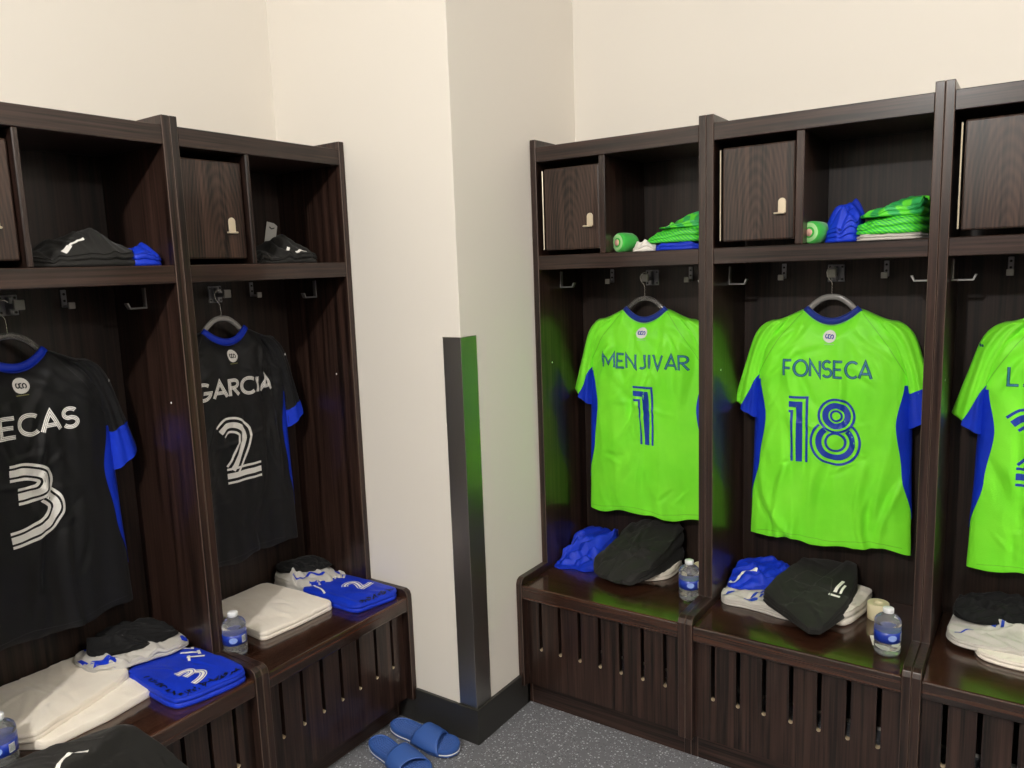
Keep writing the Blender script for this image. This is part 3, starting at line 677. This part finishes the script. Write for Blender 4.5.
# --- left bench 2 (beside the corner wall)
LF = HB
o, P = cloth('folded_towel', 'towel', [(.065, -1.205), (.02, -1.165), (.018, -.955), (.18, -.948), (.365, -.948), (.364, -1.10), (.352, -1.228), (.20, -1.218)], LF, .026, 20, wr=.0018, layers=2, dome=.03, notch=.014, sharp=9, rnd=.09, wobble=.008)
tag(o, 'cream towel folded square on the bench under jersey GARCIA', 'towel')
o, P = cloth('folded_shirt', 'greyshirt', [(.028, -.935), (.025, -.85), (.05, -.775), (.12, -.768), (.19, -.770), (.250, -.775), (.255, -.87), (.20, -.925), (.10, -.945)], LF+.0, .056, 21, wr=.008, layers=2, dome=.3, g=(-.08, 0), freq=(12, 14), wobble=.05)
tag(o, 'pale grey shirt with blue trim beside the cream towel under jersey GARCIA', 'shirt')
marks(o, 'print', P, 'blue', [(catmull([(.13, -.92), (.16, -.90), (.165, -.87), (.19, -.86), (.20, -.84)], 16, False), .010), ([(.20, -.91), (.235, -.87)], .018), ([(.235, -.80), (.20, -.79)], .012)])
o, P = cloth('folded_shorts', 'blackcloth', [(.035, -.925), (.03, -.85), (.06, -.780), (.13, -.768), (.185, -.785), (.175, -.84), (.13, -.885), (.08, -.93)], LF+.055, .022, 22, wr=.006, layers=2, dome=.35, g=(-.08, 0), wobble=.08)
tag(o, 'black shorts lying on the pale grey shirt under jersey GARCIA', 'shorts')
o, P = cloth('folded_shirt', 'blue', [(.178, -.935), (.17, -.775), (.27, -.765), (.40, -.766), (.478, -.770), (.495, -.80), (.482, -.86), (.466, -.935), (.44, -.950), (.35, -.948), (.25, -.938)], LF, .032, 24, wr=.0016, folds=10, layers=2, dome=.14, freq=(9, 15), notch=.03, sharp=7, rnd=.14)
tag(o, 'royal blue folded shirt with a white number 2 by the corner wall', 'shirt')
poly_digit(o, P, '2', .345, -.835, PI/2+.12, .09)
marks(o, 'print', P, 'print_white', [([(.235, -.80), (.215, -.84)], .008), ([(.245, -.79), (.262, -.81)], .007), ([(.215, -.80), (.24, -.83)], .006), (catmull([(.30, -.932), (.265, -.915), (.235, -.91), (.215, -.905)], 12, False), .007)])
def hem_pattern(o, P, a, b, n, seed):
    r = random.Random(seed); st = []; n = int(n*1.5)
    for k in range(n):
        t = (k+.5)/n; x, y = a[0]+(b[0]-a[0])*t+r.uniform(-.008, .008), a[1]+(b[1]-a[1])*t+r.uniform(-.006, .006); an = r.uniform(0, 6.28); L_ = r.uniform(.003, .008)
        st.append((catmull([(x-L_*math.cos(an), y-L_*math.sin(an)), (x+r.uniform(-.006, .006), y+r.uniform(-.006, .006)), (x+L_*math.cos(an), y+L_*math.sin(an))], 6, False), r.uniform(.002, .004)))
    marks(o, 'hem_pattern', P, 'black', st)
hem_pattern(o, P, (.455, -.925), (.472, -.79), 26, 5)
# --- left bench 1
o, P = cloth('folded_towel', 'towel', [(.02, -1.93), (.018, -1.57), (.16, -1.545), (.343, -1.562), (.362, -1.70), (.358, -1.845), (.30, -1.885), (.18, -1.94)], LF, .022, 30, wr=.002, layers=1, dome=.05, notch=.012, sharp=9, rnd=.12, wobble=.008)
tag(o, 'large cream towel folded thick in the locker of black jersey number 3', 'towel')
cloth('top_fold', 'towel', [(.02, -1.92), (.018, -1.59), (.14, -1.565), (.235, -1.572), (.262, -1.62), (.30, -1.75), (.335, -1.865), (.30, -1.900), (.18, -1.93)], LF+.0215, .024, 37, wr=.0025, layers=2, dome=.06, notch=.018, sharp=8, rnd=.14, wobble=.01, parent=o)
o, P = cloth('folded_shirt', 'greyshirt', [(.040, -1.625), (.028, -1.54), (.04, -1.44), (.10, -1.395), (.17, -1.388), (.240, -1.392), (.262, -1.45), (.225, -1.53), (.215, -1.60), (.16, -1.645), (.09, -1.645)], LF+.040, .030, 31, wr=.008, layers=2, dome=.3, freq=(12, 18), wobble=.06)
tag(o, 'pale grey shirt with blue trim on the large cream towel, under black shorts', 'shirt')
marks(o, 'print', P, 'blue', [([(.15, -1.635), (.20, -1.59)], .024), ([(.05, -1.60), (.065, -1.54)], .018), ([(.215, -1.40), (.24, -1.41)], .016), ([(.095, -1.638), (.14, -1.640)], .01)])
o, P = cloth('folded_shorts', 'blackcloth', [(.05, -1.595), (.035, -1.51), (.06, -1.42), (.13, -1.395), (.205, -1.40), (.212, -1.47), (.19, -1.54), (.15, -1.61), (.10, -1.62)], LF+.066, .024, 32, wr=.008, layers=2, dome=.3, g=(-.12, 0), freq=(10, 22), ang=.8, wobble=.07)
tag(o, 'black crumpled shorts on top of the grey shirt and large cream towel', 'shorts')
o, P = cloth('folded_shirt', 'blue', [(.200, -1.575), (.205, -1.42), (.25, -1.385), (.36, -1.382), (.47, -1.384), (.502, -1.40), (.506, -1.44), (.490, -1.54), (.468, -1.587), (.42, -1.592), (.33, -1.588)], LF, .036, 33, wr=.002, folds=12, layers=2, dome=.14, freq=(9, 15), notch=.04, sharp=6, rnd=.14)
tag(o, 'royal blue folded shirt with a white number 3 beside the large cream towel', 'shirt')
hem_pattern(o, P, (.465, -1.575), (.482, -1.41), 30, 8); hem_pattern(o, P, (.30, -1.565), (.45, -1.572), 16, 9)
poly_digit(o, P, '3', .405, -1.503, PI/2+.1, .088)
marks(o, 'print', P, 'print_white', [([(.228, -1.435), (.262, -1.402), (.250, -1.395)], .008), ([(.262, -1.440), (.300, -1.405)], .009), ([(.286, -1.400), (.312, -1.412)], .008), ([(.300, -1.445), (.335, -1.412)], .009), ([(.296, -1.436), (.322, -1.452)], .007)])
o, P = cloth('folded_jacket', 'charcoal', [(.385, -1.96), (.405, -1.87), (.43, -1.78), (.485, -1.725), (.56, -1.700), (.68, -1.665), (.82, -1.66), (.86, -1.76), (.84, -1.90), (.72, -1.99), (.55, -2.02), (.42, -2.00)], LF, .050, 35, wr=.006, layers=2, dome=.35, freq=(7, 13), ang=.5, edge=.515, bumps=[(.50, -1.75, .016, .04)], steps=[(.52, -1.80, 2.4, .006)])
tag(o, 'charcoal jacket draped over the bench edge at the bottom left corner', 'jacket')
marks(o, 'print', P, 'print_white', [(catmull([(.517, -1.90), (.50, -1.88), (.495, -1.85), (.512, -1.83)], 12, False), .010)])

# --- bottles
def make_bottle(label, loc, rot=0):
    b = thing('water_bottle', label, 'bottle', loc, rot, 'small clear water bottles')
    prof = [(.0001, .003), (.022, .0005), (.030, .002), (.0335, .008), (.034, .014), (.0325, .018), (.034, .022), (.034, .028), (.0325, .032), (.034, .036), (.0335, .040), (.0335, .072), (.034, .075), (.0345, .080), (.033, .085), (.0345, .090), (.034, .096), (.030, .104), (.022, .111), (.0145, .115), (.0135, .119), (.0001, .119)]
    link_obj('bottle_body', lathe(bmesh.new(), prof, 40), 'water', b, True)
    link_obj('cap', lathe(bmesh.new(), [(.0001, .1185), (.0135, .1185), (.0142, .120), (.0142, .130), (.0132, .1315), (.0001, .1318)], 32), 'cap', b, True)
    bm = bmesh.new(); lathe(bm, [(.0337, .041), (.0342, .0412), (.0342, .0708), (.0337, .071)], 40)
    lb = link_obj('label_band', bm, 'label', b, True)
    bm = bmesh.new()
    def cyl(a, z, r=.0346): return Vector((r*math.sin(math.radians(a)), -r*math.cos(math.radians(a)), z))
    def patch(a0, a1, z0, z1, mi, r=.0346):
        for k in range(6):
            p, q = a0+(a1-a0)*k/6, a0+(a1-a0)*(k+1)/6; f = bm.faces.new([bm.verts.new(v) for v in (cyl(p, z0, r), cyl(q, z0, r), cyl(q, z1, r), cyl(p, z1, r))]); f.material_index = mi
    patch(38, 62, .046, .067, 0)
    for k in range(5): patch(40+k*4.4, 42+k*4.4, .048, .065, 1, .0349)
    for k in range(14):
        a = 2*PI*k/14; a2 = 2*PI*(k+1)/14
        f = bm.faces.new([bm.verts.new(cyl(q, z, .0347)) for q, z in ((-4, .057), (-4+20*math.cos(a), .057+.009*math.sin(a)), (-4+20*math.cos(a2), .057+.009*math.sin(a2)))]); f.material_index = 2
    link_obj('label_print', bm, ['print_white', 'print_navy', plain('pale_blue_print', '8fa9e6', .4)], lb)
    return b
bt = make_bottle('small water bottle on the bench of the locker nearest the right wall corner', (1.335, -.305, HB), .55)
for lc, rz, lb in (((1.935, -.375, HB), .6, 'small water bottle beside the cream tape roll under jersey 18'), ((.345, -1.318, HB), .9, 'small water bottle between the two left benches by the blue shirt with 3'), ((.335, -1.935, HB), 1.0, 'small water bottle at the left edge of the photo before the thick towel')):
    dup(bt, lc, rz, lb)
# --- tape rolls, cards
def make_tape(label, loc):
    o = link_obj('tape_roll', lathe(bmesh.new(), [(.0125, .0), (.0295, .0), (.0305, .001), (.0305, .049), (.0295, .050), (.0135, .050), (.0125, .049), (.0125, .0)], 40), 'tape', None, True)
    for p_ in o.data.polygons: p_.use_smooth = abs(p_.normal.z) < .5
    o.location = loc; return tag(o, label, 'tape roll', 'rolls of cream athletic tape')
make_tape('cream tape roll behind the water bottle in the MENJIVAR locker', (1.312, -.125, HB))
make_tape('cream tape roll beside the towel and hoodie under jersey 18', (1.877, -.160, HB))
tag(link_obj('white_card', box(bmesh.new(), -.022, .022, -.035, .035, 0, .0015), 'cardwhite', None, False, (1.345, -.205, HB)), 'small white card on the bench behind the bottle by jersey 1', 'card').rotation_euler = (0, 0, -.3)
tag(link_obj('white_card', box(bmesh.new(), -.02, .02, -.03, .03, 0, .0015), 'cardwhite', None, False, (1.905, -.315, HB)), 'small white card behind the bottle under jersey 18', 'card').rotation_euler = (0, 0, .3)

# --- things on the shelves
def make_roll(label, loc, rotz):
    r = thing('rolled_bandage', label, 'roll', loc, rotz, 'green wrapped rolls on the shelves')
    bm = bmesh.new(); lathe(bm, [(.0001, -.036), (.014, -.038), (.016, -.036), (.020, -.0385), (.022, -.036), (.027, -.037), (.0315, -.032), (.0325, -.01), (.031, .02), (.024, .035), (.010, .040), (.0001, .040)], 32, (0, 0, .032), 'y')
    for v in bm.verts: v.co += Vector((noise.noise(v.co*40), noise.noise(v.co*40+Vector((5, 0, 0))), noise.noise(v.co*40+Vector((0, 9, 0)))))*.0022
    for f in bm.faces:
        c = f.calc_center_median(); rr = math.hypot(c.x, c.z-.032)
        if c.y < -.03: f.material_index = 1 if .016 < rr < .026 else 0
    link_obj('wrap', bm, [fabric('green_wrap', '3fbf45', '2da63a', sheen=.3), plain('pale_green_wrap', 'a5e096', .6)], r, True)
    link_obj('core', lathe(bmesh.new(), [(.0001, -.041), (.010, -.040), (.011, -.037), (.0001, -.034)], 20, (0, 0, .032), 'y'), 'pink', r, True); return r
rl = make_roll('green wrapped roll on the shelf of the locker nearest the right wall corner', (1.090, -.235, HS), -.45)
dup(rl, (1.692, -.235, HS), -.35, 'green wrapped roll beside the blue socks on the shelf above jersey 18')
o, P = cloth('wrapper', 'cardwhite', [(1.125, -.255), (1.135, -.285), (1.18, -.29), (1.21, -.27), (1.20, -.22), (1.15, -.21)], HS, .026, 40, wr=.010, layers=2, dome=.5, freq=(40, 40), notch=.15)
tag(o, 'crumpled white wrapper between green roll and green clothing', 'wrapper')
o, P = cloth('folded_shirt', ['blue'], [(1.205, -.285), (1.36, -.285), (1.364, -.20), (1.364, -.10), (1.22, -.10), (1.20, -.19)], HS, .024, 41, wr=.003, layers=2, dome=.2, notch=.03)
tag(o, 'blue garment with white print at the bottom of the green pile', 'clothing')
o, P = cloth('folded_shirt', 'greenstripe', [(1.175, -.27), (1.27, -.283), (1.36, -.278), (1.364, -.18), (1.362, -.07), (1.24, -.06), (1.155, -.10), (1.15, -.2)], HS+.024, .052, 42, wr=.008, layers=2, dome=.45, g=(.22, .04), freq=(10, 22), notch=.05)
tag(o, 'green pinstriped bundle on the shelf above the MENJIVAR jersey', 'clothing')
o, P = cloth('folded_shirt', 'greenpile', [(1.20, -.24), (1.28, -.265), (1.36, -.262), (1.364, -.16), (1.362, -.08), (1.26, -.07), (1.19, -.12)], HS+.070, .026, 43, wr=.007, layers=2, dome=.5, g=(.26, .0), freq=(12, 26))
tag(o, 'lime cloth topping the green pile above the MENJIVAR jersey', 'clothing')
marks(o, 'print', P, 'print_white', [([(1.215, -.22), (1.24, -.16)], .03)])
o, P = cloth('sock_bundle', 'blue', [(1.715, -.25), (1.76, -.275), (1.81, -.262), (1.815, -.19), (1.80, -.12), (1.74, -.11), (1.705, -.17)], HS+.0, .096, 44, wr=.012, layers=3, dome=.55, g=(.3, .1), freq=(14, 24), notch=.08)
tag(o, 'royal blue balled-up socks between green roll and folded lime shirts', 'socks')
o, P = cloth('folded_shirt', 'greyshirt', [(1.80, -.29), (1.90, -.302), (1.965, -.295), (1.975, -.20), (1.975, -.08), (1.85, -.07), (1.80, -.15)], HS, .018, 45, wr=.003, layers=2, dome=.15, notch=.07)
tag(o, 'pale grey garment lowest in the pile above jersey 18', 'clothing')
o, P = cloth('folded_shirt', 'greenstripe', [(1.80, -.275), (1.88, -.29), (1.962, -.283), (1.975, -.18), (1.972, -.06), (1.88, -.05), (1.80, -.08), (1.79, -.18)], HS+.018, .048, 46, wr=.005, layers=2, dome=.3, g=(.16, .0), freq=(8, 16), notch=.06)
tag(o, 'folded green pinstriped shirt in the pile above jersey 18', 'clothing')
o, P = cloth('folded_shirt', 'greenpile', [(1.805, -.27), (1.88, -.283), (1.962, -.275), (1.974, -.17), (1.972, -.06), (1.88, -.05), (1.80, -.09)], HS+.064, .038, 47, wr=.005, layers=2, dome=.3, g=(.24, .0), freq=(10, 18), notch=.06)
tag(o, 'lime shirt folded on top of the pile above jersey 18', 'shirt')
marks(o, 'print', P, 'print_white', [([(1.825, -.22), (1.85, -.16)], .025)])
# left shelves
o, P = cloth('folded_trousers', 'charcoal', [(.295, -1.735), (.305, -1.62), (.305, -1.49), (.285, -1.465), (.17, -1.45), (.10, -1.48), (.07, -1.58), (.10, -1.70), (.20, -1.735)], HS, .046, 50, wr=.010, layers=2, dome=.5, freq=(10, 20), notch=.07, wobble=.06, bumps=[(.22, -1.555, .052, .065)])
tag(o, 'black crumpled training clothes on the shelf above the number 3 jersey', 'clothing')
marks(o, 'print', P, 'print_white', [([(.287, -1.645), (.268, -1.62)], .014), ([(.268, -1.62), (.262, -1.58)], .006)])
o, P = cloth('folded_cloth', 'blue', [(.300, -1.478), (.306, -1.41), (.28, -1.387), (.20, -1.388), (.16, -1.42), (.18, -1.46), (.25, -1.475)], HS, .050, 51, wr=.006, layers=2, dome=.45, notch=.08)
tag(o, 'royal blue cloth beside the black training clothes on the left shelf', 'clothing')
o, P = cloth('folded_trousers', 'charcoal', [(.275, -1.095), (.300, -.99), (.302, -.88), (.28, -.835), (.18, -.820), (.10, -.85), (.07, -.96), (.10, -1.07), (.18, -1.105)], HS, .040, 52, wr=.009, layers=2, dome=.45, wobble=.06, freq=(12, 24), notch=.07, bumps=[(.20, -.925, .042, .055)])
tag(o, 'black crumpled clothes with white marks on the shelf above jersey GARCIA', 'clothing')
marks(o, 'print', P, 'print_white', [([(.283, -.97), (.265, -.945)], .009), ([(.292, -.94), (.286, -.91), (.290, -.895)], .008)])
marks(o, 'trim', P, 'blue', [([(.20, -.92), (.21, -.86)], .016)])
bm = bmesh.new(); prism(bm, [(-.018, 0), (.018, 0), (.018, .082), (.006, .088), (-.018, .088)], 'y', -.0012, .0012)
hole = prism(bmesh.new(), [(-.008, .070), (.000, .066), (.009, .071), (.009, .075), (.000, .070), (-.008, .075)], 'y', -.0018, -.0011)
tg = link_obj('swing_tag', bm, 'cardgrey', None); link_obj('tag_slot', hole, 'black', tg)
tg.location = (.145, -.925, HS+.050); tg.rotation_euler = (-.12, .25, PI/2-.3); tag(tg, 'grey cardboard swing tag standing in the black clothes above GARCIA', 'tag')

# ------------------------------------------------------------ slide sandals
def make_slide(label, loc, rotz, mirror):
    s = thing('slide_sandal', label, 'sandal', loc, rotz, 'pair of blue slide sandals')
    # sole outline: heel at x=0, toe at x=.285
    up = [(0, 0), (.012, .026), (.05, .038), (.10, .038), (.15, .041), (.20, .049), (.245, .047), (.275, .028), (.287, 0)]
    lo = [(.275, -.030), (.245, -.043), (.20, -.045), (.15, -.038), (.10, -.034), (.05, -.036), (.012, -.026)]
    ol = catmull(up+lo, 72)
    if mirror: ol = [Vector((p[0], -p[1])) for p in reversed(ol)]
    def loft(prof, name, mat, par):
        bm = bmesh.new(); rings = []
        for off, z in prof:
            rings.append([bm.verts.new((.145+(p[0]-.145)*(1+off/.145), p[1]*(1+off/.042), z+.006*sstep((p[0]-.2)/.08)+.004*sstep((.08-p[0])/.08))) for p in ol])
        for a, b in zip(rings, rings[1:]):
            for i in range(72): j = (i+1) % 72; bm.faces.new((a[i], a[j], b[j], b[i]))
        bm.faces.new(list(reversed(rings[0]))); bm.faces.new(rings[-1]); bmesh.ops.recalc_face_normals(bm, faces=bm.faces[:])
        bmesh.ops.triangulate(bm, faces=[f for f in bm.faces if len(f.verts) > 4]); return link_obj(name, bm, mat, par, False)
    loft([(-.004, 0), (0, .002), (0, .007)], 'outsole', 'slide', s)
    loft([(.0008, .007), (.0015, .009), (.0008, .011)], 'midsole', 'slidewhite', s)
    loft([(0, .011), (.0012, .018), (0, .026), (-.003, .027), (-.005, .024)], 'footbed', 'slide', s)
    bm = bmesh.new()   # raised diamond studs of the footbed
    x = .016
    while x < .272:
        hwid = .5*(interp([(0, .012), (.012, .026), (.05, .038), (.10, .038), (.15, .041), (.20, .049), (.245, .047), (.275, .028), (.287, 0)], x)*2)-.012; y = -hwid+.002
        while y < hwid:
            z = .0245+.006*sstep((x-.2)/.08)+.004*sstep((.08-x)/.08)
            c = [(x-.0046, y), (x, y-.0036), (x+.0046, y), (x, y+.0036)]; b4 = [bm.verts.new((p[0], p[1]*(1 if not mirror else -1), z-.001)) for p in c]; ap = bm.verts.new((x, y*(1 if not mirror else -1), z+.0040))
            for i in range(4): bm.faces.new((b4[i], b4[(i+1) % 4], ap))
            y += .0082
        x += .0095
    link_obj('tread', bm, 'slide', s)
    # strap: wide arch
    bm = bmesh.new(); g = []
    for si, sh in ((0, 0), (1, -.0045)):
        rows = []
        for a in range(13):
            q = a/12; xx0, xx1 = .130, .232; row = []
            for c in range(25):
                t = PI*c/24; hh = .030+.014*(1-q)+sh; ww = .050+.004*math.sin(PI*q)+sh*.7
                xx = xx0+(xx1-xx0)*q+.022*math.cos(t)*(-1 if not mirror else 1)*(q-.2)-.014*math.sin(t)*(1-2*q)*-1
                row.append(bm.verts.new((xx, ww*math.cos(t), .014+(hh+.006)*math.sin(t)**.8)))
            rows.append(row)
        g.append(rows)
    for k in (0, 1):
        for a in range(12):
            for c in range(24):
                vs = (g[k][a][c], g[k][a][c+1], g[k][a+1][c+1], g[k][a+1][c]); bm.faces.new(vs if k == 0 else tuple(reversed(vs)))
    for a in (0, 12):
        for c in range(24): bm.faces.new((g[0][a][c], g[0][a][c+1], g[1][a][c+1], g[1][a][c]))
    for c in (0, 24):
        for a in range(12): bm.faces.new((g[0][a][c], g[0][a+1][c], g[1][a+1][c], g[1][a][c]))
    bmesh.ops.recalc_face_normals(bm, faces=bm.faces[:])
    st = link_obj('strap', bm, 'slide', s, True); bv = BVHTree.FromObject(st, bpy.context.evaluated_depsgraph_get()) if False else None
    return s
make_slide('blue slide sandal farther from the camera, by the dark baseboard corner', (.472, -.822, 0), -.04, False)
make_slide('blue slide sandal nearer the camera, overlapping its pair', (.480, -.928, 0), -.20, True)
